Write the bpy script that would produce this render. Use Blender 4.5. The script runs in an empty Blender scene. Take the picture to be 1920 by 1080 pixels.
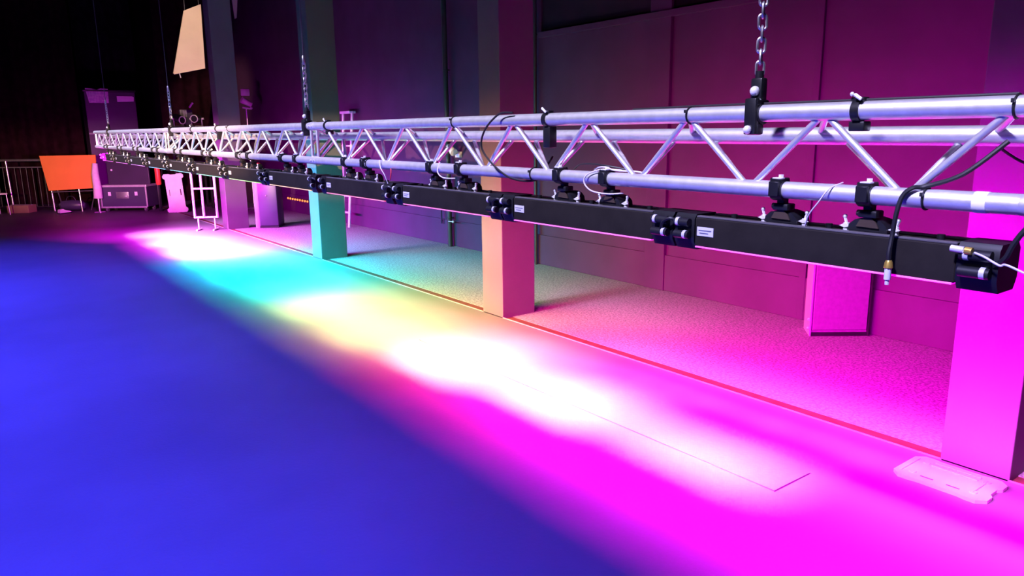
import bpy, bmesh, math, random
from mathutils import Vector, Matrix
random.seed(7)
SC = bpy.context.scene
COL = SC.collection
PI = math.pi

# ------------------------------------------------------------------ camera
cam_d = bpy.data.cameras.new('camera')
cam = bpy.data.objects.new('camera', cam_d); COL.objects.link(cam)
F, YAW, PIT, ROLL = 1386.2, 0.644682, 0.21067, -0.011979
cam_d.sensor_width = 36.0
cam_d.lens = 36.0 * F / 1920.0
cam_d.clip_start = 0.05; cam_d.clip_end = 100
fw = Vector((math.sin(YAW)*math.cos(PIT), math.cos(YAW)*math.cos(PIT), -math.sin(PIT)))
rt = Vector((math.cos(YAW), -math.sin(YAW), 0)); up = rt.cross(fw)
r2 = rt*math.cos(ROLL) + up*math.sin(ROLL); u2 = -rt*math.sin(ROLL) + up*math.cos(ROLL)
M = Matrix((r2, u2, -fw)).transposed().to_4x4()
M.translation = Vector((0, 0, 1.6))
cam.matrix_world = M
SC.camera = cam

# ------------------------------------------------------------------ world, exposure
SC.view_settings.view_transform = 'Standard'
SC.view_settings.look = 'None'
SC.view_settings.gamma = 1.0
SC.view_settings.exposure = 0.0
SC.view_settings.use_curve_mapping = False
W = bpy.data.worlds.new('world'); SC.world = W; W.use_nodes = True
W.node_tree.nodes['Background'].inputs[0].default_value = (0.02, 0.01, 0.03, 1)
W.node_tree.nodes['Background'].inputs[1].default_value = 0.05

# ------------------------------------------------------------------ lights
def aim(o, loc, target, xaxis=None):
    loc = Vector(loc); z = -(Vector(target) - loc).normalized()
    if xaxis is None: xaxis = Vector((0, 1, 0)) if abs(z.y) < .95 else Vector((1, 0, 0))
    x = Vector(xaxis); x = (x - z*x.dot(z)).normalized(); y = z.cross(x)
    m = Matrix((x, y, z)).transposed().to_4x4(); m.translation = loc
    o.matrix_world = m
def area(name, loc, target, sx, sy, power, color, spread=180, xaxis=None):
    d = bpy.data.lights.new(name, 'AREA'); d.shape = 'RECTANGLE'; d.size = sx; d.size_y = sy
    d.energy = power; d.color = color; d.spread = math.radians(spread)
    o = bpy.data.objects.new(name, d); COL.objects.link(o); aim(o, loc, target, xaxis); return o
def spot(name, loc, target, power, color, angle, blend=.5, r=.08):
    d = bpy.data.lights.new(name, 'SPOT'); d.energy = power; d.color = color
    d.spot_size = math.radians(angle); d.spot_blend = blend; d.shadow_soft_size = r
    o = bpy.data.objects.new(name, d); COL.objects.link(o); aim(o, loc, target); return o

JOINTS = [.69, 1.70, 2.71, 3.745, 4.83, 5.87, 6.93, 8.02, 9.10, 10.2, 11.3, 12.4]
# colour and power of each pixel bar: wide wash, then the tight core of its lenses
BARS = [
 ((1, .000, 1), 66, (1, .01, 1), 6, 60),
 ((1, .000, .95), 66, (1, .30, 1), 13, 27),
 ((1, .000, .50), 60, (1, .46, .90), 22, 34),
 ((1, .02, .16), 46, (1, .72, .70), 28, 48),
 ((1, .44, .16), 36, (1, .88, .34), 20, 60),
 ((.42, 1, .15), 26, (1, 1, .40), 20, 60),
 ((.0, 1, .55), 36, (.04, 1, .8), 22, 60),
 ((.0, .70, 1), 66, (.0, 1, 1), 42, 60),
 ((.0, .45, 1), 85, (.02, .9, 1), 36, 60),
 ((.75, .06, 1), 60, (1, .66, 1), 44, 60),
 ((1, .005, 1), 76, (1, .50, 1), 56, 60),
 ((1, .0, 1), 110, (1, .40, 1), 36, 60),
]
PW, PC, PO = 1.15, 1.80, 1.15
OUT = [1, 1.5, 2.2, 1.3, 1, .8, .5, .45, .9, .7, .6, .6]
for J, om, (cw, pw, cc, pc, sp) in zip(JOINTS, OUT, BARS):
    y = J + .5; far = J > 12
    area('bar_wash_light', (2.045, y, 1.192), (3.05, y + (.9 if far else 0), 0), .86, .05, pw*PW, cw, 150 if far else 108)
    area('bar_outer_light', (2.045, y, 1.191), (4.10, y, 0), .86, .05, pw*PO*om, cw, 124)
    area('bar_core_light', (2.045, y, 1.190), (2.80, y, 0), .80, .05, pc*PC, cc, sp)
# pale overhead batten that rakes the top of the truss
area('overhead_batten_light', (-1.6, 9.2, 4.3), (2.03, 9.2, 1.53), 10.6, .70, 84, (.70, .62, 1), 14)
area('overhead_batten_light', (-.9, 1.1, 4.6), (2.03, 1.1, 1.50), 5.6, .60, 30, (.72, .66, 1), 8)
# blue stage washes
for (y, p) in ((.6, 5000), (4.0, 6000), (7.4, 6000), (10.4, 5200)):
    spot('blue_wash_light', (-3.2, y, 7.2), (-1.1, y+.2, 0), p*2.5, (.050, .038, 1), 58, 1, .15)
# warm working light off to the left
WORK = Vector((-2.5, 4.0, 1.75))
spot('warm_work_light', WORK, (2.0, 10.4, 1.35), 6500, (1, .60, .36), 66, .7, .008)
area('added_end_wash_light', (2.045, 13.42, 1.195), (2.75, 17.4, .45), .10, .08, 17, (1, .0, 1), 60)  # extra light added at the last bar's end to brighten the flight case
spot('added_board_light', (.5, 7.5, 7.4), (4.15, 16, 3.35), 4500, (1, .66, .42), 11, .6, .05)  # narrow spot added to brighten the hanging cream board

# ------------------------------------------------------------------ materials
def mat(name, color, rough=.6, metal=0., noise=0., scale=8., bump=0., bscale=60., emit=None, estr=0., spec=.5, color2=None, thresh=None):
    m = bpy.data.materials.new(name); m.use_nodes = True
    nt = m.node_tree; b = nt.nodes['Principled BSDF']
    b.inputs['Roughness'].default_value = rough; b.inputs['Metallic'].default_value = metal
    b.inputs['Specular IOR Level'].default_value = spec
    c = (*color, 1); b.inputs['Base Color'].default_value = c
    tc = nt.nodes.new('ShaderNodeTexCoord')
    if noise or color2:
        n = nt.nodes.new('ShaderNodeTexNoise'); n.inputs['Scale'].default_value = scale; n.inputs['Detail'].default_value = 6
        nt.links.new(tc.outputs['Object'], n.inputs['Vector'])
        r = nt.nodes.new('ShaderNodeValToRGB')
        lo = color2 if color2 else tuple(v*(1-noise) for v in color)
        hi = color if color2 else tuple(min(1, v*(1+noise)) for v in color)
        a, z = thresh if thresh else (.35, .65)
        r.color_ramp.elements[0].position = a; r.color_ramp.elements[1].position = z
        r.color_ramp.elements[0].color = (*lo, 1); r.color_ramp.elements[1].color = (*hi, 1)
        nt.links.new(n.outputs['Fac'], r.inputs['Fac']); nt.links.new(r.outputs['Color'], b.inputs['Base Color'])
    if bump:
        n2 = nt.nodes.new('ShaderNodeTexNoise'); n2.inputs['Scale'].default_value = bscale; n2.inputs['Detail'].default_value = 5
        nt.links.new(tc.outputs['Object'], n2.inputs['Vector'])
        bp = nt.nodes.new('ShaderNodeBump'); bp.inputs['Strength'].default_value = bump; bp.inputs['Distance'].default_value = .01
        nt.links.new(n2.outputs['Fac'], bp.inputs['Height']); nt.links.new(bp.outputs['Normal'], b.inputs['Normal'])
    if emit:
        b.inputs['Emission Color'].default_value = (*emit, 1); b.inputs['Emission Strength'].default_value = estr
    return m
MT = {
 'floor': mat('stage_floor_paint', (.12, .12, .123), .55, noise=.06, scale=1.6, bump=.12, bscale=45, spec=.25),
 'strip': mat('rough_screed', (.27, .26, .26), .9, color2=(.15, .145, .145), scale=55, thresh=(.38, .6), bump=.5, bscale=70, spec=.1),
 'trim': mat('floor_edge_rubber', (.11, .036, .03), .7, noise=.2, scale=12, spec=.2),
 'trim_edge': mat('floor_edge_metal', (.34, .33, .31), .5, .2, noise=.2),
 'wall': mat('light_tinted_wall_paint', (.070, .024, .070), .8, noise=.08, scale=2.5, bump=.15, bscale=25, spec=.2),  # plum tint put into the grey wall to offset green bounced light
 'wall_top': mat('shaded_wall_paint', (.026, .012, .024), .85, noise=.15, scale=2.5, bump=.1, bscale=25, spec=.15),  # darker colour stands in for light fading up the wall
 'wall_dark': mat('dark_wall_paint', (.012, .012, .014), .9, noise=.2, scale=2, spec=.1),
 'pillar': mat('pillar_paint', (.112, .108, .112), .6, noise=.05, scale=3, bump=.08, bscale=40, spec=.2),
 'alu': mat('brushed_aluminium', (.82, .82, .84), .40, .75, noise=.06, scale=30, bump=.05, bscale=120),
 'alu_tape': mat('white_tape', (.8, .8, .8), .5),
 'black': mat('black_metal', (.012, .012, .016), .38, .2, noise=.2, scale=20, spec=.5),
 'bar': mat('bar_housing', (.019, .0165, .015), .6, .0, noise=.12, scale=14, bump=.05, bscale=80, spec=.08),
 'bar_top': mat('bar_top_rail', (.14, .13, .14), .4, .4, noise=.1),
 'bronze': mat('bronze_plate', (.10, .07, .05), .4, .5, noise=.1),
 'chrome': mat('bright_bolt_steel', (.90, .90, .93), .30, .35, noise=.05),
 'steel': mat('galvanised_steel', (.62, .62, .66), .35, .9, noise=.12, scale=60),
 'rope': mat('wire_rope', (.10, .10, .14), .5, .6, noise=.1, scale=80),
 'label': mat('label_print', (.62, .62, .72), .5, noise=.04),
 'ink': mat('label_ink', (.12, .12, .2), .6, noise=.04),
 'rubber': mat('cable_rubber', (.012, .012, .016), .5, noise=.2, spec=.4),
 'white_wire': mat('pale_wire', (.65, .6, .7), .45, noise=.05),
 'red_wire': mat('red_wire', (.6, .04, .05), .45, noise=.05),
 'gold': mat('brass_connector', (.85, .6, .12), .3, .7, noise=.05),
 'curtain': mat('black_velour', (.010, .008, .012), .95, noise=.3, scale=6, spec=.05),
 'curtain_warm_tint': mat('warm_lit_velour', (.018, .004, .009), .95, noise=.3, scale=6, spec=.05),  # red tint stands in for warm highlights on black drapes
 'orange': mat('orange_board', (.80, .22, .04), .6, noise=.04, scale=3),
 'cream': mat('cream_board', (.72, .62, .50), .6, noise=.04, scale=3),
 'paper': mat('printed_paper', (.62, .55, .62), .7, color2=(.42, .30, .50), scale=22, thresh=(.4, .6)),
 'paper_plain': mat('plain_paper', (.66, .6, .66), .7, noise=.05),
 'booth': mat('purple_black_laminate', (.03, .014, .045), .5, noise=.1, scale=3),
 'case': mat('case_laminate', (.05, .04, .08), .4, noise=.1, scale=3),
 'cloth': mat('pale_cloth', (.55, .45, .55), .8, noise=.1, scale=9),
 'plastic': mat('white_plastic', (.80, .78, .78), .45, noise=.05, scale=7, bump=.05),
 'slot': mat('dark_slot', (.10, .03, .08), .7, noise=.05),
 'speaker': mat('speaker_cloth', (.16, .15, .17), .7, noise=.08, scale=30),
 'speaker_side': mat('speaker_side_panel', (.30, .28, .30), .6, noise=.05),
 'pipe': mat('dark_pipe', (.03, .028, .03), .5, .2, noise=.1),
 'bottle_red': mat('red_paint', (.7, .06, .04), .4, noise=.05),
 'box': mat('brown_cardboard', (.28, .17, .10), .8, noise=.1, scale=6),
 'bulb': mat('amber_bulb', (1, .3, .05), .4, noise=.02, emit=(1, .30, .06), estr=1.6),
}
LENS = []
for i, (cw, pw, cc, pc, sp) in enumerate(BARS):
    LENS.append(mat('lit_lens', (.3, .3, .3), .3, noise=.02, emit=tuple(.15*a+.85*b for a, b in zip(cc, cw)), estr=1.1))

# ------------------------------------------------------------------ mesh helpers
def nb(): return bmesh.new()
def box(bm, x0, y0, z0, x1, y1, z1, bev=0.):
    vs = [bm.verts.new((x, y, z)) for x in (x0, x1) for y in (y0, y1) for z in (z0, z1)]
    fs = [(0,1,3,2), (4,6,7,5), (0,4,5,1), (2,3,7,6), (0,2,6,4), (1,5,7,3)]
    fl = [bm.faces.new([vs[i] for i in f]) for f in fs]
    if bev:
        es = list({e for f in fl for e in f.edges})
        bmesh.ops.bevel(bm, geom=es, offset=bev, segments=1 if bev < .004 else 2, affect='EDGES', profile=.5)
def tube(bm, pts, r, n=8, cap=True, rs=None):
    pts = [Vector(p) for p in pts]; rings = []
    prev = None
    for i, p in enumerate(pts):
        t = (pts[min(i+1, len(pts)-1)] - pts[max(i-1, 0)]).normalized()
        if prev is None:
            a = Vector((0, 0, 1)) if abs(t.z) < .9 else Vector((1, 0, 0))
            u = t.cross(a).normalized()
        else:
            u = (prev - t*prev.dot(t)); u = u.normalized() if u.length > 1e-6 else t.orthogonal().normalized()
        prev = u; v = t.cross(u); rr = rs[i] if rs else r
        rings.append([bm.verts.new(p + (u*math.cos(2*PI*k/n) + v*math.sin(2*PI*k/n))*rr) for k in range(n)])
    for a, b in zip(rings, rings[1:]):
        for k in range(n): bm.faces.new((a[k], a[(k+1) % n], b[(k+1) % n], b[k]))
    if cap:
        bm.faces.new(list(reversed(rings[0]))); bm.faces.new(rings[-1])
    return rings
def ring(bm, c, axis, R, r, n=20, m=6, stretch=None):
    """closed ring (or oval link when stretch = (vector, half length))"""
    c = Vector(c); axis = Vector(axis).normalized(); u = axis.orthogonal().normalized(); v = axis.cross(u)
    if stretch: v = Vector(stretch[0]).normalized(); u = v.cross(axis)
    P = []
    for k in range(n):
        a = 2*PI*k/n; p = c + u*math.cos(a)*R + v*math.sin(a)*R
        if stretch: p += v*(stretch[1] if math.sin(a) > 0 else -stretch[1])
        P.append(p)
    R_ = []
    for k in range(n):
        t = (P[(k+1) % n] - P[k-1]).normalized(); w = axis; q = t.cross(w).normalized()
        R_.append([bm.verts.new(P[k] + (w*math.cos(2*PI*j/m) + q*math.sin(2*PI*j/m))*r) for j in range(m)])
    for k in range(n):
        a, b = R_[k], R_[(k+1) % n]
        for j in range(m): bm.faces.new((a[j], a[(j+1) % m], b[(j+1) % m], b[j]))
def sphere(bm, c, r, sz=1.):
    res = bmesh.ops.create_uvsphere(bm, u_segments=10, v_segments=7, radius=r)
    for v in res['verts']: v.co = Vector((v.co.x, v.co.y, v.co.z*sz)) + Vector(c)
def prism(bm, outline, z0, z1, basis=None):
    """outline of (a, b) extruded along the third axis; basis = (origin, A, B, N)"""
    o, A, B, N = basis or (Vector((0,0,0)), Vector((1,0,0)), Vector((0,1,0)), Vector((0,0,1)))
    lo = [bm.verts.new(o + A*a + B*b + N*z0) for a, b in outline]
    hi = [bm.verts.new(o + A*a + B*b + N*z1) for a, b in outline]
    n = len(outline)
    bm.faces.new(list(reversed(lo))); bm.faces.new(hi)
    for k in range(n): bm.faces.new((lo[k], lo[(k+1) % n], hi[(k+1) % n], hi[k]))
def mesh_of(bm, name, m, smooth=True):
    bmesh.ops.recalc_face_normals(bm, faces=bm.faces)
    me = bpy.data.meshes.new(name); bm.to_mesh(me); bm.free()
    me.materials.append(MT[m] if isinstance(m, str) else m)
    if smooth:
        for p in me.polygons: p.use_smooth = True
        me.set_sharp_from_angle(angle=math.radians(38))
    return me
def obj(name, bm, m, parent=None, loc=(0,0,0), smooth=True):
    me = bm if isinstance(bm, bpy.types.Mesh) else mesh_of(bm, name, m, smooth)
    o = bpy.data.objects.new(name, me); COL.objects.link(o); o.location = loc
    if parent: o.parent = parent
    return o
def tag(o, label=None, cat=None, group=None, kind=None):
    if label: o['label'] = label
    if cat: o['category'] = cat
    if group: o['group'] = group
    if kind: o['kind'] = kind
    return o
def thing(name, label, cat, loc=(0,0,0), rz=0., group=None):
    o = bpy.data.objects.new(name, None); COL.objects.link(o); o.location = loc; o.rotation_euler = (0, 0, rz)
    o.empty_display_size = .1
    return tag(o, label, cat, group)
def copy_tree(o, parent=None):
    c = o.copy(); COL.objects.link(c); c.parent = parent
    for ch in [k for k in bpy.data.objects if k.parent == o]: copy_tree(ch, c)
    return c
def smooth_path(pts, n=6):
    P = [Vector(p) for p in pts]; out = []
    for i in range(len(P)-1):
        a = P[max(i-1, 0)]; b = P[i]; c = P[i+1]; d = P[min(i+2, len(P)-1)]
        for k in range(n):
            t = k/n
            out.append(.5*((2*b) + (c-a)*t + (2*a-5*b+4*c-d)*t*t + (3*b-a-3*c+d)*t**3))
    out.append(P[-1]); return out

# ------------------------------------------------------------------ structure
XT = 3.68                    # floor edge between stage and screed strip
XW = 5.62                    # right wall
# stage floor with the routed seam of an access panel
bm = nb()
g = .005
xs = [-9, 2.768-g, 2.768+g, 3.06, XT]
ys = [-6, 1.738-g, 1.738+g, 4.9, 24]
for i in range(4):
    for j in range(4):
        low = (i == 1 and j in (1, 2)) or (j == 1 and i in (1, 2))
        zt = -.014 if low else 0.
        box(bm, xs[i], ys[j], -.15, xs[i+1], ys[j+1], zt)
tag(obj('floor', bm, 'floor', smooth=False), 'painted stage floor with a thin routed panel seam', kind='structure')
bm = nb(); box(bm, XT+.105, -6, -.15, XW+.3, 24, -.002)
tag(obj('floor', bm, 'strip', smooth=False), 'rough speckled screed strip between pillars and wall', kind='structure')
bm = nb(); box(bm, XT+.008, -6, -.15, XT+.105, 24, -.006)
t1 = tag(obj('trim_1', bm, 'trim', smooth=False), 'dark reddish strip along the edge of the stage floor', kind='structure')
bm = nb(); box(bm, XT, -6, -.15, XT+.008, 24, .006)
tag(obj('trim_2', bm, 'trim_edge', smooth=False), 'thin pale metal edge beside the dark floor strip', kind='structure')
# walls
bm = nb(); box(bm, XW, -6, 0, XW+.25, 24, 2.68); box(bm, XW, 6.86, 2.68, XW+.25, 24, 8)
wr = tag(obj('wall_right', bm, 'wall', smooth=False), 'grey wall behind the pillars, tinted plum for the bounced light', kind='structure')
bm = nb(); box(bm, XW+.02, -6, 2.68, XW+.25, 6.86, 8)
tag(obj('wall_right', bm, 'wall_top', smooth=False), 'upper wall above the ledge, coloured darker for the fading light', kind='structure')
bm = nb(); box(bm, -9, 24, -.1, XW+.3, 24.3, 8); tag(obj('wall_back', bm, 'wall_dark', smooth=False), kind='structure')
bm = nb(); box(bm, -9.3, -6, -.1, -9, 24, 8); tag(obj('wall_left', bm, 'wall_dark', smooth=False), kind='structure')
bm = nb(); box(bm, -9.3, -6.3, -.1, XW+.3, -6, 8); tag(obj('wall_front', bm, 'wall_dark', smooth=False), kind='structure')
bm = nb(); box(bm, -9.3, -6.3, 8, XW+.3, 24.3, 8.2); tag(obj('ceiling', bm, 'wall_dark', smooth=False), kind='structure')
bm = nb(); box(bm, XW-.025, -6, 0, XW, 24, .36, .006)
tag(obj('baseboard_right', bm, 'wall', smooth=False), 'low plum tinted plinth along the foot of the wall', kind='structure')
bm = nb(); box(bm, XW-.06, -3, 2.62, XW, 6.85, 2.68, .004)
tag(obj('trim_3', bm, 'wall', smooth=False), 'high horizontal ledge on the plum tinted wall', kind='structure')
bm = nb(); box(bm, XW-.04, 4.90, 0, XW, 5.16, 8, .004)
tag(obj('trim_4', bm, 'wall', smooth=False), 'flat pilaster on the plum tinted wall right of the third pillar', kind='structure')
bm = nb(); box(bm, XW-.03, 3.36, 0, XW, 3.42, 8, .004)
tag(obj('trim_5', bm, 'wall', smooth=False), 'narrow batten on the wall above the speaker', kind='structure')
# pillars
def pillar(y, label):
    bm = nb(); box(bm, XT, y, -.02, XT+.355, y+.30, 8, .006)
    o = obj('pillar', bm, 'pillar', smooth=False); tag(o, label, 'pillar', 'square pillars along the floor edge', 'structure')
pillar(1.13, 'magenta lit square pillar at the right edge')
pillar(5.03, 'square pillar lit peach on one face and pink on the other')
pillar(8.94, 'square pillar lit cyan on one face and green on the other')
pillar(12.90, 'farthest square pillar, lit magenta, beside the dark cabinet')
# back and side curtains: hung drapes with folds
def curtain(x0, x1, y, z0, z1, label, m='curtain', amp=.07, wl=.32, ph=0.):
    bm = nb(); n = max(12, int((x1-x0)/wl*10)); A = []
    for i in range(n+1):
        x = x0 + (x1-x0)*i/n; yy = y + amp*math.sin(2*PI*(x+ph)/wl) + .03*math.sin(7.3*x+ph)
        A.append((bm.verts.new((x, yy, z0)), bm.verts.new((x, yy*.0+y+(yy-y)*.5, z1)), bm.verts.new((x, yy+.02, z0)), bm.verts.new((x, y+(yy-y)*.5+.02, z1))))
    for a, b in zip(A, A[1:]):
        bm.faces.new((a[0], b[0], b[1], a[1])); bm.faces.new((b[2], a[2], a[3], b[3]))
        bm.faces.new((a[1], b[1], b[3], a[3])); bm.faces.new((b[0], a[0], a[2], b[2]))
    for a in (A[0], A[-1]): bm.faces.new((a[0], a[1], a[3], a[2]))
    tag(obj('stage_curtain', bm, m), label, 'curtain', 'dark drapes at the back of the stage')
curtain(-8.5, .9, 21.0, .02, 7.6, 'black drape at the far left behind the handrail')
curtain(1.0, 2.7, 20.6, .02, 7.6, 'black drape tinted for warm red light high behind the orange board', 'curtain_warm_tint', .10, .40)
curtain(2.8, 4.1, 21.0, .02, 7.6, 'black drape behind the flight case and paper signs', 'curtain', .08, .36)
curtain(4.2, 5.55, 19.2, .02, 7.6, 'dark drape tinted for warm red light between the far pillar and wall', 'curtain_warm_tint', .06, .34)

# ------------------------------------------------------------------ truss
ZT, ZB, ZR, XA, XR = 1.640, 1.414, 1.571, 2.0, 2.14
truss = thing('lighting_truss', 'long aluminium triangular truss hung across the stage over the pixel bars', 'truss', (XA, 0, 0))
Y0, Y1 = -1.2, 13.92
for (dx, z, r) in ((0, ZT, .0255), (0, ZB, .0255), (XR-XA, ZR, .0265)):
    bm = nb(); tube(bm, [(dx, Y0, z), (dx, Y1, z)], r, 20); obj('chord', bm, 'alu', truss)
# sections: node positions along each
T = [0, .475, .96, 1.445, 1.93, 2.42, 2.905, 3.40, 3.95]
B = [.23, .71, 1.185, 1.675, 2.15, 2.635, 3.13, 3.66]
pairs = []
def sec(s, T, B):
    return [s+t for t in T], [s+b for b in B]
secs = [([-1.10+.48*k for k in range(4)], [-.86+.48*k for k in range(3)]),
        sec(.705, T, B), sec(4.93, T, B), sec(9.12, T+[4.42, 4.72], B+[4.18, 4.58])]
cache = {}
def brace(a, b, r=.0098):
    a = Vector(a); b = Vector(b); key = tuple(round(v, 3) for v in (*(b-a), r))
    if key not in cache:
        bm = nb(); tube(bm, [(0,0,0), b-a], r, 10); cache[key] = mesh_of(bm, 'brace', 'alu')
    return obj('brace', cache[key], None, truss, a)
xr = XR-XA
def off(t): return .07 + .012*t
for ts, bs in secs:
    for k, t in enumerate(ts):
        r = t + off(t)
        brace((.01, t, ZT-.012), (xr-.01, r, ZR+.012))
        if k < len(bs):
            b = bs[k]
            brace((0, t+.018, ZT-.02), (0, b-.018, ZB+.015))
            brace((xr, r+.085, ZR-.015), (.010, b-.010, ZB+.012))
        if k > 0 and k-1 < len(bs):
            b = bs[k-1]
            brace((0, b+.018, ZB+.015), (0, t-.018, ZT-.02))
            brace((.010, b+.028, ZB+.012), (xr, r-.080, ZR-.015))
for y in (.62, 4.80, 4.90, 8.97, 9.09, 13.88):
    brace((0, y, ZT-.015), (0, y, ZB+.015)); brace((xr, y, ZR-.01), (.005, y, ZB+.01)); brace((.01, y, ZT-.01), (xr, y, ZR+.005))
for y in (.62, 4.85, 9.03):
    for (dx, z) in ((0, ZT), (0, ZB), (xr, ZR)):
        bm = nb(); tube(bm, [(dx, y-.045, z), (dx, y-.03, z), (dx, y+.03, z), (dx, y+.045, z)], 0, 18, rs=[.0262, .0285, .0285, .0262])
        obj('coupler_sleeve', bm, 'alu', truss)
        bm = nb()
        for q in (-.02, .02): tube(bm, [(dx-.034, y+q, z), (dx+.034, y+q, z)], .006, 8)
        obj('coupler_pin', bm, 'chrome', truss)
bm = nb(); tube(bm, [(0, .735, ZB), (0, .765, ZB)], .0266, 20)
obj('tape_band', bm, 'alu_tape', truss)['label'] = 'white tape band'

# ------------------------------------------------------------------ pixel bars hung under the truss
def clamp_parts(root, y, zc):
    """half coupler, stem and hinged base; local frame: x=0 is chord axis"""
    c = nb(); n = 18
    tube(c, [(0, y-.019, zc), (0, y+.019, zc)], .0325, n)
    box(c, -.038, y-.017, zc-.018, -.022, y+.017, zc+.026, .002)
    box(c, -.030, y-.019, zc+.022, .020, y+.019, zc+.036, .003)
    cl = obj('hanging_clamp', c, 'black', root)
    b = nb(); tube(b, [(-.012, y-.008, zc+.034), (-.012, y-.008, zc+.046)], .008, 6)
    box(b, -.030, y-.020, zc+.0335, -.010, y+.010, zc+.038, .001)
    obj('bolt', b, 'chrome', cl)
    s = nb(); box(s, .004, y-.013, 1.365, .030, y+.013, zc-.026, .003)
    box(s, -.004, y-.030, 1.352, .040, y+.022, 1.372, .004)
    tube(s, [(.02, y-.03, 1.362), (.02, y+.035, 1.362)], .009, 8)
    obj('clamp_stem', s, 'black', root)
    d = nb(); dome = [(-.056, 0), (-.052, .018), (-.036, .032), (-.012, .038), (.012, .038), (.036, .032), (.052, .018), (.056, 0)]
    prism(d, dome, -.035, .035, (Vector((.045, y, 1.3125)), Vector((0,1,0)), Vector((0,0,1)), Vector((1,0,0))))
    obj('bracket_base', d, 'black', root)
    w = nb(); prism(w, [(-.030, .012), (-.020, .030), (.0, .044), (.022, .036), (.034, .014)], -.002, .002, (Vector((.006, y-.005, 1.312)), Vector((0,1,0)), Vector((0,0,1)), Vector((1,0,0))))
    obj('bracket_plate', w, 'bronze', root)
    for q in (-.070, .070):
        h = nb()
        tube(h, [(.03, y+q, 1.308), (.03, y+q, 1.330)], .0085, 8)
        tube(h, [(.03, y+q, 1.328), (.03, y+q*1.08, 1.344)], .0045, 6)
        sphere(h, (.03, y+q*1.08, 1.348), .0065)
        prism(h, [(-.016, 0), (0, .008), (.016, 0), (0, -.005)], -.003, .003, (Vector((.022, y+q, 1.322)), Vector((0,1,0)), Vector((0,0,1)), Vector((1,0,0))))
        obj('wing_bolt', h, 'chrome', root)
def make_bar(lens):
    root = thing('pixel_light_bar', 'x', 'stage light', (XA, 0, 0))
    b = nb(); box(b, -.020, .095, 1.210, .100, .915, 1.306, .003); obj('housing', b, 'bar', root, smooth=False)
    b = nb(); box(b, -.017, .098, 1.306, .004, .912, 1.3125, .0015); box(b, .076, .098, 1.306, .097, .912, 1.3125, .0015)
    obj('top_rail', b, 'bar_top', root, smooth=False)
    b = nb()
    for y in (.16, .47, .80): tube(b, [(.035, y, 1.306), (.035, y, 1.322)], .010, 10)
    obj('rail_knob', b, 'black', root)
    for (ya, yb) in ((.0, .094), (.916, 1.0)):
        b = nb()
        prism(b, [(-.022, 1.225), (-.006, 1.196), (.085, 1.196), (.102, 1.225), (.102, 1.300), (.088, 1.316), (-.010, 1.316), (-.022, 1.300)], ya, yb,
              (Vector((0,0,0)), Vector((1,0,0)), Vector((0,0,1)), Vector((0,1,0))))
        cap = obj('end_housing', b, 'black', root)
        for z in (1.288, 1.246):
            c = nb(); m_ = (ya+yb)/2
            tube(c, [(-.034, ya+.012, z), (-.034, yb-.012, z)], .014, 12)
            tube(c, [(-.024, m_, z), (-.034, m_, z)], .012, 8)
            obj('cable_gland', c, 'rubber', cap)
        for (yc, z) in ((yb-.028, 1.289), (ya+.026, 1.247)):
            c = nb(); tube(c, [(-.036, yc-.006, z), (-.036, yc+.006, z)], .0150, 12); obj('gland_ring', c, 'chrome', cap)
    b = nb(); box(b, -.0222, .838, 1.246, -.0195, .905, 1.276, .0005); lp = obj('label_plate', b, 'label', root, smooth=False)
    lp['label'] = 'small white rating label'
    b = nb()
    for (ya, yb, z) in ((.846, .898, 1.263), (.858, .894, 1.254)): box(b, -.0228, ya, z, -.0218, yb, z+.0035)
    obj('print', b, 'ink', lp, smooth=False)
    b = nb(); box(b, -.0235, .10, 1.2055, .100, .91, 1.2105, .001); obj('lens_strip', b, lens, root, smooth=False)
    for y in (.345, .615): clamp_parts(root, y, ZB)
    return root
names = ['nearest pixel bar, with dangling connectors, at the right end of the row', 'second pixel bar from the right, under the tangled wires',
 'third pixel bar from the right, crossing the pink and peach pillar', 'fourth pixel bar from the right, left of the black hanging loop',
 'fifth pixel bar from the right, crossing in front of the cyan and green pillar', 'sixth pixel bar from the right, just left of the cyan pillar',
 'seventh pixel bar from the right, above the dark cabinet', 'eighth pixel bar from the right, in front of the far magenta pillar',
 'ninth pixel bar from the right, above the white metal frame', 'tenth pixel bar from the right, above the leaning pink panel',
 'second pixel bar from the far left end, lit tan, above the flight case', 'leftmost and farthest pixel bar, next to the orange board']
proto = make_bar(LENS[0])
bars = [proto]
for i in range(1, 12): bars.append(copy_tree(proto))
for i, (o, J) in enumerate(zip(bars, JOINTS)):
    o.location = (XA, J, 0); o['label'] = names[i]; o['group'] = 'pixel bars hung under the truss'
    if i:
        for ch in o.children:
            if ch.name.startswith('lens_strip'):
                ch.data = ch.data.copy(); ch.data.materials[0] = LENS[i]

# link cables between neighbouring bars
for i in range(1, 12):
    y = JOINTS[i]; z0 = 1.288
    b = nb()
    tube(b, smooth_path([(1.966, y-.03, z0), (1.952, y-.01, z0+.010), (1.950, y+.02, z0-.004), (1.966, y+.045, z0-.04)]), .006, 6)
    tag(obj('link_cable', b, 'rubber'), 'short black link cable at the joint between %s' % (
        ['the nearest two bars', 'second and third bars from the right', 'third and fourth bars from the right', 'fourth and fifth bars from the right',
         'fifth and sixth bars from the right', 'sixth and seventh bars from the right', 'seventh and eighth bars from the right',
         'eighth and ninth bars from the right', 'ninth and tenth bars from the right', 'tenth and eleventh bars from the right', 'the two farthest bars'][i-1]),
        'cable', 'link cables between the bars')

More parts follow.
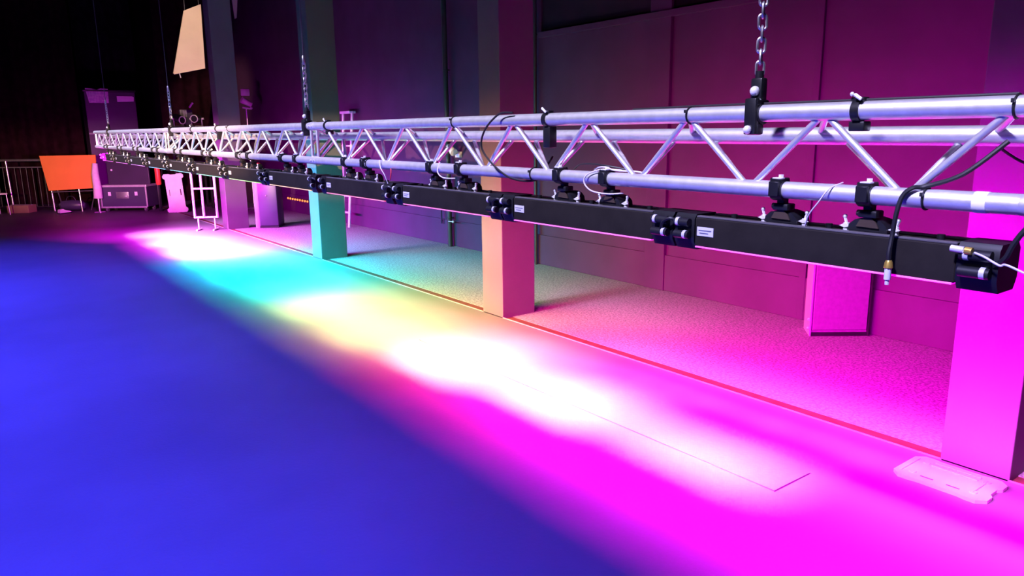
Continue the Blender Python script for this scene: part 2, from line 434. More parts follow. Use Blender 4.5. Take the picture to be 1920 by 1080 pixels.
# ------------------------------------------------------------------ lifting chains
def link_mesh():
    b = nb(); ring(b, (0,0,0), (1,0,0), .0115, .0042, 16, 6, ((0,0,1), .0105)); return mesh_of(b, 'link', 'steel')
LK = link_mesh()
def chain(y, label, top=2.06):
    root = thing('lifting_chain', label, 'chain', (XA, y, 0), 0, 'chains holding the truss up')
    z = 1.772; k = 0
    while z < top:
        o = obj('link', LK, None, root, (0, 0, z)); o.rotation_euler = (random.uniform(-.08, .08), 0, PI/2*(k % 2) + .6 + random.uniform(-.12, .12)); z += .0335; k += 1
    b = nb(); tube(b, [(0, 0, z-.02), (0, 0, 7.95)], .0040, 8); obj('wire_rope', b, 'rope', root)
    b = nb(); tube(b, [(0, 0, z-.03), (0, 0, z-.015), (0, 0, z+.02), (0, 0, z+.03)], 0, 10, rs=[.006, .011, .011, .006]); obj('thimble', b, 'steel', root)
    # black clamp with two round headed bolts and a hook
    b = nb(); tube(b, [(0, -.022, ZT), (0, .022, ZT)], .033, 20)
    box(b, -.040, -.020, ZT-.062, -.018, .020, ZT+.045, .004); box(b, -.036, -.022, ZT+.024, .026, .022, ZT+.040, .003)
    box(b, -.030, -.024, ZT-.064, .004, .024, ZT-.030, .008)
    cl = obj('truss_clamp', b, 'black', root)
    b = nb(); sphere(b, (-.044, .002, ZT-.048), .013); tube(b, [(-.040, .002, ZT-.048), (-.02, .002, ZT-.048)], .009, 8)
    tube(b, [(-.030, -.016, ZT+.041), (.0, -.016, ZT+.041)], .003, 6)
    obj('bolt', b, 'chrome', cl)
    b = nb(); box(b, -.016, -.020, ZT+.036, .016, .020, ZT+.105, .006); tube(b, [(0, 0, ZT+.10), (0, 0, ZT+.125)], .013, 10)
    hk = obj('hook_block', b, 'black', root)
    b = nb(); sphere(b, (-.020, 0, ZT+.066), .015); obj('bolt', b, 'chrome', hk)
    return root
chain(1.40, 'nearest steel lifting chain, over the right half of the truss')
chain(4.95, 'steel lifting chain in front of the cyan and green pillar')
chain(8.74, 'thin lifting chain just left of the hanging cream board')
chain(12.60, 'farthest lifting chain, in front of the paper signs')

# ------------------------------------------------------------------ cables and fittings on the truss
def cable(name, pts, r, m, label, cat='cable', n=7):
    b = nb(); tube(b, smooth_path(pts, 6), r, n); return tag(obj(name, b, m), label, cat)
cable('safety_cable', [(1.97, 2.60, 1.672), (1.955, 2.68, 1.668), (1.93, 2.755, 1.60), (1.93, 2.78, 1.52), (1.945, 2.70, 1.44), (1.965, 2.60, 1.392), (2.02, 2.52, 1.385), (2.06, 2.50, 1.43), (2.16, 2.56, 1.48)], .0045, 'rubber', 'black cable looped round both chords of the truss in front of the pink pillar')
sc = thing('safety_cable', 'black cable over the bottom chord ending in a brass connector', 'cable', (0, 0, 0))
b = nb(); tube(b, smooth_path([(2.03, .72, 1.56), (2.0, .80, 1.48), (1.99, .88, 1.447), (1.972, .905, 1.442), (1.964, .925, 1.42), (1.960, .935, 1.37), (1.962, .94, 1.32), (1.952, .94, 1.27), (1.952, .938, 1.245)]), .006, 8); obj('cord', b, 'rubber', sc)
b = nb(); tube(b, [(1.952, .938, 1.252), (1.952, .938, 1.246), (1.952, .938, 1.232), (1.952, .938, 1.230)], 0, 10, rs=[.007, .010, .012, .009]); obj('brass_collar', b, 'gold', sc)
b = nb(); tube(b, [(1.952, .938, 1.230), (1.952, .938, 1.200)], .0088, 10); tube(b, [(1.952, .938, 1.200), (1.952, .938, 1.186)], .0055, 8); obj('plug', b, 'alu_tape', sc)
sc = thing('signal_cable', 'cable with silver and brass plug at the right end of the nearest bar', 'cable', (0, 0, 0))
b = nb(); tube(b, smooth_path([(1.95, .735, 1.297), (1.945, .71, 1.290), (1.94, .675, 1.275), (1.94, .66, 1.278), (1.93, .60, 1.26), (1.93, .50, 1.235), (1.95, .40, 1.22)]), .0028, 6); obj('cord', b, 'white_wire', sc)
b = nb(); tube(b, [(1.952, .757, 1.300), (1.952, .741, 1.299)], .0095, 10); obj('brass_collar', b, 'gold', sc)
b = nb(); tube(b, [(1.953, .790, 1.302), (1.953, .760, 1.300)], .0085, 10); obj('plug', b, 'chrome', sc)
cable('power_cable', [(1.98, .70, 1.265), (1.96, .672, 1.29), (1.955, .655, 1.33), (1.955, .63, 1.37), (1.96, .58, 1.42), (1.97, .5, 1.47)], .0065, 'rubber', 'thick black cable rising from the right end of the nearest bar')
cable('wire_loop', [(2.18, .80, 1.545), (2.17, .72, 1.50), (2.18, .62, 1.49), (2.19, .60, 1.52), (2.20, .66, 1.545), (2.20, .72, 1.552)], .0035, 'rubber', 'dark wire loop hanging from the rear chord at the right edge')
cable('pale_wire', [(2.02, 1.12, 1.443), (1.968, 1.13, 1.428), (1.962, 1.155, 1.39), (1.975, 1.19, 1.35), (1.99, 1.21, 1.312)], .0022, 'white_wire', 'thin pale wire falling from the chord between the two nearest clamps')
cable('pale_wire', [(2.03, 2.00, 1.446), (1.985, 2.06, 1.449), (1.966, 2.12, 1.43), (1.960, 2.135, 1.40), (1.965, 2.10, 1.368), (1.985, 2.03, 1.358), (2.02, 1.98, 1.362)], .0030, 'white_wire', 'violet lit wire curling below the chord at the second bar')
cable('jumper_cable', [(2.02, 2.26, 1.44), (2.0, 2.20, 1.463), (1.99, 2.12, 1.468), (1.99, 2.03, 1.462), (2.02, 1.96, 1.45), (2.03, 1.90, 1.440)], .0035, 'rubber', 'black jumper arching over the chord between clamps of the second bar')
cable('jumper_cable', [(2.02, 2.14, 1.444), (1.995, 2.09, 1.456), (1.985, 2.04, 1.458), (1.99, 2.0, 1.448), (2.01, 1.93, 1.446), (2.02, 1.87, 1.441)], .0032, 'white_wire', 'pale jumper wire curling over the chord at the second bar')
cable('pale_wire', [(1.97, 3.86, 1.44), (1.958, 3.83, 1.40), (1.966, 3.80, 1.36), (1.98, 3.79, 1.31)], .0028, 'white_wire', 'white wire hanging from the chord at the fourth bar')
cable('red_wire', [(1.975, 3.74, 1.395), (1.955, 3.70, 1.38), (1.955, 3.71, 1.345), (1.975, 3.75, 1.335)], .0030, 'red_wire', 'small red wire loop under the chord at the fourth bar')
cable('pale_wire', [(1.99, 3.24, 1.445), (1.962, 3.22, 1.40), (1.962, 3.17, 1.372), (1.99, 3.10, 1.37)], .0030, 'white_wire', 'pale wire drooping below the chord at the third bar')
cable('top_wire', [(2.0, 1.92, 1.668), (1.995, 1.75, 1.669), (1.998, 1.66, 1.670), (2.0, 1.45, 1.670), (2.0, 1.2, 1.669), (2.0, .7, 1.669)], .0030, 'rubber', 'thin dark wire lying along the top chord')
for (y, z, lab) in ((1.655, ZT, 'on the top chord left of the nearest chain'), (2.49, ZB, 'on the bottom chord right of the hanging loop'), (.70, ZT, 'on the top chord at the right edge'),
                    (3.10, ZT, 'on the top chord above the third bar'), (.88, ZB, 'round the bottom chord under the dangling cable'), (4.05, ZB, 'on the bottom chord at the fourth bar'),
                    (5.5, ZB, 'on the bottom chord at the fifth bar'), (6.4, ZB, 'on the bottom chord at the sixth bar'), (7.4, ZB, 'on the bottom chord at the seventh bar'), (6.7, ZT, 'on the top chord above the far pillar')):
    b = nb(); ring(b, (XA, y, z), (0,1,0), .0275, .0030, 20, 6); box(b, XA-.036, y-.004, z+.008, XA-.028, y+.004, z+.018, .001)
    tag(obj('cable_tie', b, 'rubber'), 'black cable tie ' + lab, 'cable tie', 'cable ties round the truss')
def chord_fitting(y, label, drop=.0):
    root = thing('chord_clamp', label, 'clamp', (XA, y, ZT))
    b = nb(); tube(b, [(0, -.011, 0), (0, .011, 0)], .0300, 18); box(b, -.016, -.020, .024, .016, .018, .036, .003); obj('band', b, 'black', root)
    b = nb(); box(b, -.010, -.022, -.055-drop, .03, .022, -.028, .004); obj('bracket', b, 'black', root)
    b = nb(); tube(b, [(-.028, -.018, .03), (-.028, .0, .042)], .005, 6); sphere(b, (-.02, .012, .044), .006); obj('bolt', b, 'chrome', root)
chord_fitting(2.40, 'black bracket clamped on the top chord beside the hanging loop', .06)
chord_fitting(1.08, 'small black clamp on the top chord near the right edge')
chord_fitting(4.62, 'silver bolted clamp on the top chord beside the second chain')
chord_fitting(7.05, 'black clamp on the top chord below the far pillar', .04)
chord_fitting(7.9, 'black clamp on the top chord right of the third chain')

# ------------------------------------------------------------------ things along the right wall
cd = Vector((5.55-5.19, 2.76-3.04, 0)); cdn = cd.normalized(); ang = math.atan2(cdn.y, cdn.x)
sub = thing('speaker_cabinet', 'tall plain speaker cabinet standing against the wall at the right', 'speaker', (5.19, 3.04, 0), ang)
b = nb(); prism(b, [(0, .012), (.44, .012), (.29, .25), (.05, .25)], .03, .68); obj('cabinet', b, 'speaker', sub, smooth=False)
b = nb(); box(b, .012, 0, .05, .428, .012, .67, .004); obj('grille', b, 'speaker', sub, smooth=False)
b = nb(); prism(b, [(-.012, .0), (0, .0), (.05, .25), (.038, .25)], .0, .68); obj('side_panel', b, 'speaker_side', sub, smooth=False)
b = nb(); prism(b, [(.44, .0), (.452, .0), (.302, .25), (.29, .25)], .0, .68); obj('side_panel', b, 'black', sub, smooth=False)
b = nb(); prism(b, [(0, .004), (.44, .004), (.29, .25), (.05, .25)], 0, .03); obj('plinth', b, 'black', sub, smooth=False)
b = nb()
for z in (.06, .13): sphere(b, (-.012, .03, z), .010)
obj('corner_screw', b, 'chrome', sub)

dp = thing('downpipe', 'dark downpipe with wall bracket on the purple lit wall', 'pipe', (XW-.085, 8.80, 0))
b = nb(); tube(b, [(0, 0, 0), (0, 0, 7.9)], .035, 14); obj('pipe', b, 'pipe', dp)
for z in (.40, 2.4):
    b = nb(); ring(b, (0, 0, z), (0,0,1), .038, .006, 16, 6); box(b, .02, -.02, z-.01, .06, .02, z+.01); obj('pipe_bracket', b, 'pipe', dp)
b = nb(); tube(b, [(-.03, -.02, .36), (-.06, -.17, .37)], .007, 8); sphere(b, (-.06, -.18, .37), .018); obj('tap', b, 'chrome', dp)
dp = thing('conduit', 'short conduit stub hanging low on the wall left of the downpipe', 'pipe', (XW-.06, 9.06, 0))
b = nb(); tube(b, [(0, 0, .30), (0, 0, .9)], .014, 8); obj('pipe', b, 'wall', dp)
b = nb(); ring(b, (0, 0, .34), (0,0,1), .016, .005, 12, 6); obj('pipe_clip', b, 'wall', dp)
dp = thing('downpipe', 'thin dark vertical pipe on the wall right of the pink pillar', 'pipe', (XW-.06, 6.90, 0))
b = nb(); tube(b, [(0, 0, 0), (0, 0, 7.9)], .020, 10); obj('pipe', b, 'pipe', dp)
for z in (.5, 1.5, 2.66):
    b = nb(); ring(b, (0, 0, z), (0,0,1), .022, .006, 12, 6); obj('pipe_clip', b, 'pipe', dp)
# small white wall lamp seen through the truss
lp = thing('wall_spotlight', 'small white spotlight fixed to the wall, seen through the truss', 'lamp', (XW-.02, 8.62, 1.34))
b = nb(); box(b, -.03, -.05, -.10, .02, .05, -.02, .005); obj('base_plate', b, 'plastic', lp)
b = nb(); tube(b, [(-.04, 0, -.05), (-.12, -.02, .02)], .012, 8); obj('arm', b, 'pipe', lp)
b = nb(); tube(b, [(-.13, .06, .06), (-.13, -.02, .01), (-.13, -.08, -.03)], 0, 12, rs=[.03, .045, .055]); obj('lamp_head', b, 'plastic', lp)
lp = thing('wall_box', 'tiny white box on the wall right of the cyan pillar', 'box', (XW-.03, 13.1, 1.31))
b = nb(); box(b, -.03, -.10, -.07, .03, .10, .10, .01); obj('box_body', b, 'plastic', lp)
b = nb(); box(b, -.04, -.05, -.16, .02, .05, -.07, .01); obj('socket', b, 'plastic', lp)
# stepladder leaning
ld = thing('stepladder', 'white folded stepladder leaning on the wall behind the cyan and green pillar', 'ladder', (5.36, 11.86, 0))
for q in (-.11, .11):
    b = nb(); tube(b, [(0, q, 0), (.14, q*1.6, 1.93)], .022, 8); obj('rail', b, 'plastic', ld)
for k in range(6):
    z = .25 + .28*k; x = .14*z/1.93; w = .11*(1+.6*z/1.93)
    b = nb(); box(b, x-.03, -w, z-.012, x+.03, w, z+.012, .003); obj('rung', b, 'plastic', ld)
b = nb(); box(b, .08, -.19, 1.90, .20, .19, 1.94, .006); obj('top_cap', b, 'plastic', ld)
# amber string light
st = thing('string_light', 'row of tiny amber bulbs low on the wall left of the cyan pillar', 'string light', (XW-.05, 14.5, .30))
b = nb(); tube(b, [(0, -.55, 0), (0, .75, -.01)], .006, 6); obj('cord', b, 'rubber', st)
BUL = None
for k in range(9):
    if BUL is None:
        b = nb(); sphere(b, (0,0,0), .018, 1.2); BUL = mesh_of(b, 'bulb', 'bulb')
    obj('bulb', BUL, None, st, (-.01, -.45+.13*k, -.03))

# ------------------------------------------------------------------ things by the far pillar
# unseen lamp body on a stand, added so its doors trim the warm beam
wl = thing('added_work_lamp', 'unseen lamp body on a stand, added so its doors block spilled light', 'lamp', (WORK.x, WORK.y, 0), math.atan2(10.4-WORK.y, 2.0-WORK.x))
b = nb(); box(b, -.14, -.10, WORK.z-.09, -.035, .10, WORK.z+.09, .006); obj('lamp_housing', b, 'black', wl)
for (q, sl) in ((-1, .115), (1, -.005)):
    b = nb(); z0 = WORK.z + q*.06; z1 = WORK.z + q*.34*sl
    prism(b, [(-.03, z0), (.34, z1), (.34, z1+q*.004), (-.03, z0+q*.004)], -.42, .42, (Vector((0,0,0)), Vector((1,0,0)), Vector((0,0,1)), Vector((0,1,0)))); obj('barn_door', b, 'black', wl, smooth=False)  # added plates that block light below and above the beam
b = nb(); tube(b, [(-.08, 0, .02), (-.08, 0, WORK.z-.09)], .016, 8)
for a_ in (0, 2.1, 4.2): tube(b, [(-.08, 0, .45), (-.08+.4*math.cos(a_), .4*math.sin(a_), .012)], .011, 8)
obj('stand', b, 'steel', wl)

cb = thing('equipment_cabinet', 'tall dark equipment cabinet right of the far magenta pillar', 'cabinet', (4.10, 12.78, 0), -.60)
b = nb(); box(b, .08, 0, .03, .40, .40, .98, .02); obj('cabinet', b, 'case', cb)
b = nb(); tube(b, [(.05, .06, .0), (.05, .06, .98)], .055, 14); obj('round_corner_post', b, 'speaker_side', cb)
b = nb(); box(b, .08, 0, 0, .40, .38, .03); obj('plinth', b, 'black', cb)
b = nb(); sphere(b, (.22, -.005, .55), .014); obj('handle', b, 'steel', cb)
rl = thing('warning_lamp', 'small red lamp on top of the dark equipment cabinet', 'lamp', (4.26, 12.85, .98))
b = nb(); tube(b, [(0,0,0), (0,0,.03)], .07, 14); obj('base', b, 'black', rl)
b = nb(); tube(b, [(0,0,.03), (0,0,.07), (0,0,.11), (0,0,.125)], 0, 14, rs=[.06, .058, .045, .01]); obj('red_dome', b, 'bottle_red', rl)

fr = thing('metal_frame', 'pale tubular metal frame standing left of the far magenta pillar', 'frame', (3.22, 13.14, 0), math.atan2(12.92-13.13, 3.53-3.20))
for x in (0, .15, .37):
    b = nb(); tube(b, [(x, 0, .21), (x, 0, 1.12)], .020, 8); obj('upright', b, 'plastic', fr)
for z in (.22, .70, 1.10):
    b = nb(); tube(b, [(0, 0, z), (.37, 0, z)], .016, 8); obj('crossbar', b, 'plastic', fr)
for x in (.05, .32):
    b = nb(); tube(b, [(x, 0, .21), (x, 0, .03)], .012, 8); tube(b, [(x, -.12, .015), (x, .12, .015)], .015, 8); obj('foot', b, 'plastic', fr)

# moulded panels: thin tray with notched corners, ribs and hand slots
def moulded_panel(name, label, L, Wd, loc, ex, ey, group=None, notch=.02, both=False):
    ex = Vector(ex).normalized(); ey = Vector(ey); ey = (ey-ex*ey.dot(ex)).normalized(); N = ex.cross(ey)
    root = thing(name, label, 'panel', loc, 0, group)
    root.rotation_euler = Matrix((ex, ey, N)).transposed().to_euler()
    c = .035; cut = .05
    out = [(c, 0), (cut+.03, .0), (cut+.06, notch), (L-cut-.06, notch), (L-cut-.03, 0), (L-c, 0), (L, c), (L, Wd*.3), (L-.015, Wd*.38), (L-.015, Wd*.62), (L, Wd*.7), (L, Wd-c), (L-c, Wd),
           (L-cut-.03, Wd), (L-cut-.06, Wd-notch), (cut+.06, Wd-notch), (cut+.03, Wd), (c, Wd), (0, Wd-c), (0, c)]
    b = nb(); prism(b, out, 0, .016); obj('board', b, 'plastic', root, smooth=False)
    rb = nb()
    box(rb, .10, Wd-.055, .016, L-.10, Wd-.045, .024, .002); box(rb, .10, Wd-.095, .016, L-.10, Wd-.085, .024, .002)
    box(rb, L-.075, .06, .016, L-.067, Wd-.06, .023, .002); box(rb, .02, .05, .016, .03, Wd-.05, .022, .002)
    obj('raised_rib', rb, 'plastic', root, smooth=False)
    for (xa, xb, ya) in (((L*.44, L*.60, .085), (L*.44, L*.60, Wd-.105)) if both else ((L*.28, L*.42, .050), (L*.56, L*.70, .050))):
        s = nb(); box(s, xa, ya, .0155, xb, ya+(.022 if both else .008), .0168); obj('hand_slot', s, 'slot', root, smooth=False)
    for (x, y) in ((.07, .07), (.07, Wd-.07), (L-.07, .07), (L-.07, Wd-.07)):
        k = nb(); tube(k, [(x, y, .016), (x, y, .021)], .016, 12); obj('stud', k, 'plastic', root)
    return root
# on the stage floor, lower right: corners (3.332,1.498) (3.62,1.504) (3.606,1.112) (3.353,1.109)
moulded_panel('plastic_panel', 'white moulded plastic panel lying flat on the magenta floor', .40, .285, (3.338, 1.505, .001), (0, -1, 0), (1, .0, 0), notch=.007)
pp = moulded_panel('plastic_panel', 'pink lit moulded panel with slots standing upright behind the white frame', .80, .42, (3.905, 16.38, .012), (-.04, .05, 1), (-.84, .54, 0), notch=.04, both=True)

# ------------------------------------------------------------------ back left group
dx = Vector((3.30-2.53, 17.13-17.71, 0)).normalized(); a = math.atan2(dx.y, dx.x)
rc = thing('flight_case', 'long dark flight case with bright aluminium edges on castors', 'flight case', (2.50, 17.73, 0), a)
L = .98
b = nb(); box(b, 0, 0, .10, L, .5, .52, .004); obj('case_body', b, 'case', rc, smooth=False)
b = nb(); box(b, -.01, -.01, .52, L+.01, .51, .565, .006); obj('lid_rim', b, 'alu', rc, smooth=False)
b = nb(); box(b, -.01, -.012, .08, L*.98, .0, .115, .004); obj('bottom_rail', b, 'alu', rc, smooth=False)
for x in (0, L-.02):
    b = nb(); box(b, x-.005, -.010, .10, x+.025, .01, .52, .003); obj('corner_edge', b, 'alu', rc, smooth=False)
b = nb(); box(b, .34, -.012, .28, .60, -.002, .42, .004); box(b, .38, -.025, .31, .56, -.010, .34, .004); obj('recessed_handle', b, 'steel', rc)
for x in (.2, .76):
    b = nb(); box(b, x-.03, -.012, .34, x+.03, -.002, .42, .003); obj('latch', b, 'chrome', rc)
for (x, y) in ((.08, .08), (L-.08, .08), (.08, .42), (L-.08, .42)):
    b = nb(); tube(b, [(x-.02, y, .045), (x+.02, y, .045)], .045, 12); box(b, x-.03, y-.03, .06, x+.03, y+.03, .10, .004); obj('castor', b, 'steel', rc)
pb = thing('dark_panel', 'plain purple lit panel standing on the flight case', 'panel', (2.50+.10, 17.73-.02, .566), a)
b = nb(); box(b, 0, .16, 0, .88, .22, .56, .008); obj('board', b, 'booth', pb, smooth=False)
b = nb(); sphere(b, (.10, .155, .30), .022); obj('handle', b, 'chrome', pb)
rl = thing('fabric_roll', 'rolled pale cloth lit magenta at the left end of the flight case', 'roll', (2.44, 17.62, 0))
b = nb(); tube(b, [(0, 0, .30), (.01, 0, .5), (0, 0, .8), (.02, .01, 1.02)], 0, 14, rs=[.085, .08, .07, .05]); obj('roll', b, 'cloth', rl)
b = nb(); tube(b, [(0, 0, .0), (0, 0, .31)], .022, 10); tube(b, [(-.1, 0, .012), (.1, 0, .012)], .012, 8); tube(b, [(0, -.1, .012), (0, .1, .012)], .012, 8); obj('stand', b, 'steel', rl)

dx = Vector((2.52-1.58, 17.9-18.61, 0)).normalized(); a = math.atan2(dx.y, dx.x)
ob = thing('orange_board', 'bright orange board on thin metal legs at the back left', 'board', (1.58, 18.61, 0), a)
b = nb(); prism(b, [(.0, 1.18), (1.18, 1.19), (1.16, .50), (.10, .45)], 0, .025, (Vector((0,0,0)), Vector((1,0,0)), Vector((0,0,1)), Vector((0,1,0)))); obj('board', b, 'orange', ob, smooth=False)
b = nb(); box(b, 1.175, -.01, .96, 1.20, .03, 1.03, .003); obj('hinge', b, 'black', ob)
for (p, q) in (((.72, .04, .50), (.74, .04, .0)), ((1.08, .05, .50), (.78, .30, .0)), ((.25, .05, .5), (.12, .4, .0))):
    b = nb(); tube(b, [p, q], .013, 8); obj('leg', b, 'steel', ob)
b = nb(); tube(b, [(.15, .04, .42), (1.05, .04, .44)], .010, 8); obj('crossbar', b, 'steel', ob)

hr = thing('handrail', 'grey steel handrail with thin balusters at the left edge', 'railing', (1.02, 19.25, 0), math.atan2(18.79-19.25, 1.6-.99))
for z, r in ((1.09, .028), (.94, .014)):
    b = nb(); tube(b, [(-.9, 0, z), (.95, 0, z)], r, 10); obj('rail', b, 'steel', hr)
for x in (-.85, .02, .9):
    b = nb(); tube(b, [(x, 0, 0), (x-.03, 0, 1.09)], .022, 10); obj('post', b, 'steel', hr)
BAL = None
for k in range(13):
    x = -.72 + .125*k
    if abs(x-.02) < .03 or abs(x-.9) < .03: continue
    if BAL is None:
        b = nb(); tube(b, [(0,0,.10), (0,0,.94)], .008, 6); BAL = mesh_of(b, 'baluster', 'pipe')
    obj('baluster', BAL, None, hr, (x, 0, 0))
b = nb(); tube(b, [(-.9, 0, .10), (.95, 0, .10)], .012, 8); obj('bottom_rail', b, 'pipe', hr)
ch = thing('stacking_chair', 'pale plastic chair partly cut off by the left edge', 'chair', (.66, 18.6, 0), .4)
b = nb(); box(b, -.2, -.2, .42, .2, .2, .45, .01); obj('seat', b, 'plastic', ch)
b = nb(); box(b, -.2, .17, .55, .2, .20, .88, .01); obj('backrest', b, 'plastic', ch)
for (x, y, h) in ((-.18, -.18, .42), (.18, -.18, .42), (-.18, .18, .60), (.18, .18, .60)):
    b = nb(); tube(b, [(x*1.1, y*1.1, 0), (x, y, h)], .012, 8); obj('leg', b, 'steel', ch)
bx_ = thing('cardboard_box', 'low brown cardboard box on the floor behind the handrail', 'box', (1.16, 18.9, 0), -.6)
b = nb(); box(b, -.22, -.15, 0, .22, .15, .16, .003); obj('carton', b, 'box', bx_, smooth=False)
b = nb(); box(b, -.225, -.03, .158, .225, .03, .162); obj('tape', b, 'alu_tape', bx_, smooth=False)
sh = thing('shoe', 'single white shoe on the floor below the orange board', 'shoe', (1.84, 17.98, 0), .5)
b = nb(); prism(b, [(-.13, .02), (-.12, .09), (-.05, .10), (.0, .07), (.09, .05), (.13, .02)], -.04, .04, (Vector((0,0,0)), Vector((1,0,0)), Vector((0,0,1)), Vector((0,1,0)))); obj('upper', b, 'plastic', sh)
b = nb(); box(b, -.135, -.042, 0, .135, .042, .022, .006); obj('sole', b, 'black', sh)
bg = thing('equipment_bag', 'slumped dark bag on the floor behind the orange board legs', 'bag', (2.05, 18.45, 0), -.5)
b = nb(); tube(b, [(-.25, 0, .11), (-.2, 0, .12), (0, 0, .13), (.2, 0, .12), (.26, 0, .11)], 0, 12, rs=[.05, .10, .115, .10, .05]); obj('bag_body', b, 'case', bg)
b = nb(); tube(b, smooth_path([(-.1, -.05, .22), (-.05, -.05, .31), (.05, -.05, .31), (.1, -.05, .22)]), .010, 6); obj('handle', b, 'rubber', bg)
ex = thing('fire_extinguisher', 'slim red fire extinguisher hanging behind the leaning panel', 'extinguisher', (3.50, 16.95, 0))
b = nb(); tube(b, [(0,0,.56), (0,0,.58), (0,0,.94), (0,0,.99), (0,0,1.02)], 0, 12, rs=[.045, .055, .055, .035, .02]); obj('cylinder', b, 'bottle_red', ex)
b = nb(); box(b, -.03, -.012, 1.02, .05, .012, 1.05, .003); tube(b, smooth_path([(.03, -.02, 1.02), (.08, -.03, .9), (.07, -.03, .7)]), .010, 6); obj('valve', b, 'black', ex)
b = nb(); box(b, -.03, .03, .0, .03, .07, 1.1, .004); obj('post', b, 'black', ex)
# booth with paper signs
bt = thing('control_booth', 'dark purple booth partition behind the far end of the truss', 'booth', (2.57, 18.65, 0))
b = nb(); box(b, 0, .05, 0, 1.0, .55, 2.52, .01); obj('partition', b, 'booth', bt, smooth=False)
b = nb(); box(b, -.02, .03, 2.52, 1.02, .57, 2.56, .004); obj('top_rail', b, 'black', bt)
b = nb(); box(b, .0, .03, 1.60, 1.0, .05, 1.66, .004); obj('shelf_edge', b, 'case', bt)
ps = thing('paper_sign', 'larger pale printed paper sign on the booth', 'sign', (2.62, 18.685, 2.28))
b = nb(); prism(b, [(.03, 0), (.41, 0), (.42, .30), (.28, .31), (.20, .28), (.10, .30), (-.02, .31)], 0, .006, (Vector((0,0,0)), Vector((1,0,0)), Vector((0,0,1)), Vector((0,1,0)))); obj('sheet', b, 'paper', ps, smooth=False)
ps = thing('paper_sign', 'smaller plain white strip of paper on the booth', 'sign', (3.20, 18.685, 2.31))
b = nb(); prism(b, [(0, 0), (.33, .01), (.34, .10), (.31, .12), (0, .12)], 0, .006, (Vector((0,0,0)), Vector((1,0,0)), Vector((0,0,1)), Vector((0,1,0)))); obj('sheet', b, 'paper_plain', ps, smooth=False)

# hanging cream boards
hb = thing('hanging_board', 'large tilted cream board hanging high left of the far pillar', 'board', (0, 0, 0))
Q = [(3.79, 2.76), (4.38, 2.88), (4.41, 4.09), (4.10, 3.95)]
b = nb(); prism(b, Q, 0, .03, (Vector((0, 16, 0)), Vector((1,0,0)), Vector((0,0,1)), Vector((0,1,0)))); obj('board', b, 'cream', hb, smooth=False)
b = nb(); tube(b, [(4.42, 16.0, 4.09), (4.39, 16.0, 2.88), (3.80, 16.0, 2.75)], .012, 8); obj('edge_bead', b, 'cream', hb)
for (x, z) in ((4.12, 3.96), (4.39, 4.08)):
    b = nb(); tube(b, [(x, 16.015, z-.02), (x+.05, 16.015, 7.95)], .006, 6); obj('hanging_line', b, 'rope', hb)
b = nb(); tube(b, [(3.9, 16.0, 2.78), (3.92, 16.0, 2.68)], .010, 6); obj('latch', b, 'chrome', hb)
hb = thing('hanging_board', 'narrow cream board corner at the top edge right of the far pillar', 'board', (0, 0, 0))
b = nb(); prism(b, [(5.07, 3.87), (5.11, 3.89), (5.24, 4.9), (5.0, 4.9)], 0, .02, (Vector((0, 16, 0)), Vector((1,0,0)), Vector((0,0,1)), Vector((0,1,0)))); obj('board', b, 'cream', hb, smooth=False)
b = nb(); tube(b, [(5.12, 16.01, 4.88), (5.12, 16.01, 7.95)], .006, 6); obj('hanging_line', b, 'rope', hb)

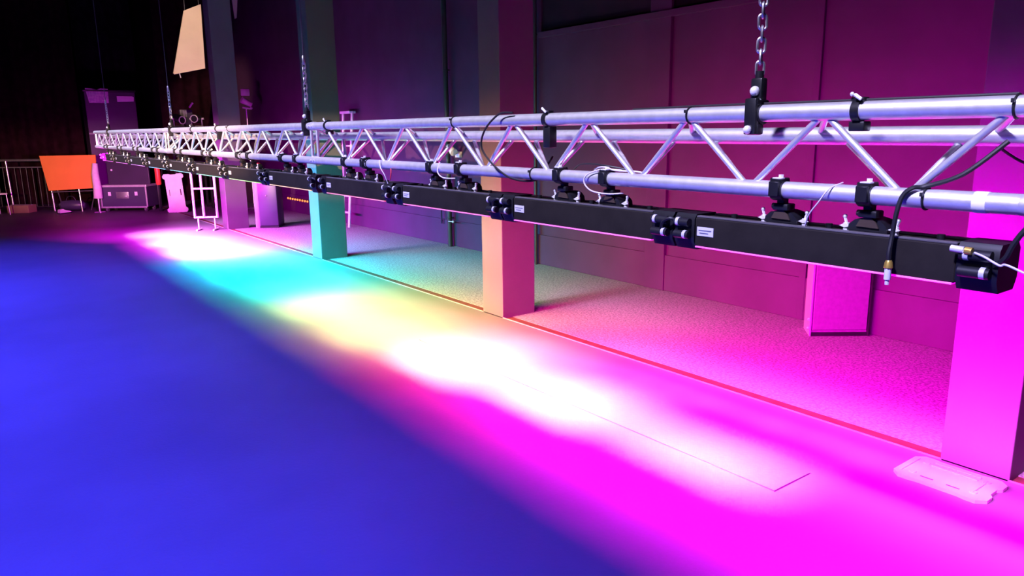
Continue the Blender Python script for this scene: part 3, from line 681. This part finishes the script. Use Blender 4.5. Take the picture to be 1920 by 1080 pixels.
# stage lanterns on a shelf left of the far pillar
def lantern(loc, rz, label, tiltz=.0, m='black'):
    root = thing('stage_lantern', label, 'stage light', loc, rz, 'lanterns beside the far pillar')
    b = nb(); tube(b, [(-.16, 0, .16+tiltz), (-.12, 0, .16+tiltz), (.04, 0, .16), (.10, 0, .16-tiltz), (.14, 0, .16-tiltz)], 0, 14, rs=[.05, .085, .09, .075, .08]); obj('lamp_body', b, m, root)
    b = nb(); ring(b, (.145, 0, .16-tiltz), (1,0,0), .075, .010, 18, 6); obj('lens_ring', b, 'chrome', root)
    b = nb(); box(b, -.02, -.12, .02, .02, -.10, .18, .003); box(b, -.02, .10, .02, .02, .12, .18, .003); box(b, -.03, -.12, .0, .03, .12, .02, .003); obj('yoke', b, 'steel', root)
    b = nb(); tube(b, [(0, -.15, .16), (0, -.12, .16)], .022, 8); tube(b, [(0, .12, .16), (0, .15, .16)], .022, 8); obj('knob', b, 'chrome', root)
sf = thing('equipment_rack', 'dark equipment rack with a flat top behind the truss', 'rack', (3.95, 16.95, 0))
for (x, y) in ((0, 0), (.6, 0), (0, .4), (.6, .4)):
    b = nb(); box(b, x-.02, y-.02, 0, x+.02, y+.02, 1.72); obj('leg', b, 'black', sf)
for z in (1.0, 1.72):
    b = nb(); box(b, -.04, -.04, z, .66, .44, z+.03, .003); obj('shelf', b, 'black', sf)
lantern((4.44, 17.15, 1.752), -2.2, 'stage lantern with bright fittings on the rack, nearest the pillar')
lantern((4.06, 17.15, 1.752), -1.2, 'darker stage lantern at the left end of the rack', .03)
lt = thing('stacked_projector', 'boxy blue grey projector standing on the rack behind the lanterns', 'projector', (4.24, 17.33, 1.752))
b = nb(); box(b, -.10, -.05, 0, .16, .06, .36, .02); obj('body', b, 'case', lt)
b = nb(); box(b, -.04, -.058, .20, .0, -.05, .34, .002); box(b, .01, -.058, .20, .04, -.05, .34, .002); obj('vent', b, 'steel', lt)
b = nb(); tube(b, [(.10, -.06, .40), (.18, -.06, .50)], .02, 8); obj('handle', b, 'plastic', lt)
ln = thing('stage_lantern', 'small lantern on a thin stand right of the far pillar', 'stage light', (5.18, 16.1, 0))
b = nb(); tube(b, [(0, 0, 0), (0, 0, 2.1)], .015, 8); tube(b, [(-.25, 0, .015), (.25, 0, .015)], .015, 6); tube(b, [(0, -.25, .015), (0, .25, .015)], .015, 6); obj('stand', b, 'steel', ln)
b = nb(); tube(b, [(-.10, -.05, 2.28), (.02, -.05, 2.22), (.10, -.05, 2.18)], 0, 12, rs=[.07, .06, .05]); obj('lamp_body', b, 'cloth', ln)
b = nb(); box(b, -.10, -.06, 2.36, .08, -.03, 2.50, .01); obj('barn_door', b, 'cloth', ln)
b = nb(); tube(b, [(-.09, -.05, 2.12), (.08, -.05, 2.10)], .018, 8); sphere(b, (.09, -.05, 2.11), .028); obj('yoke', b, 'cloth', ln)
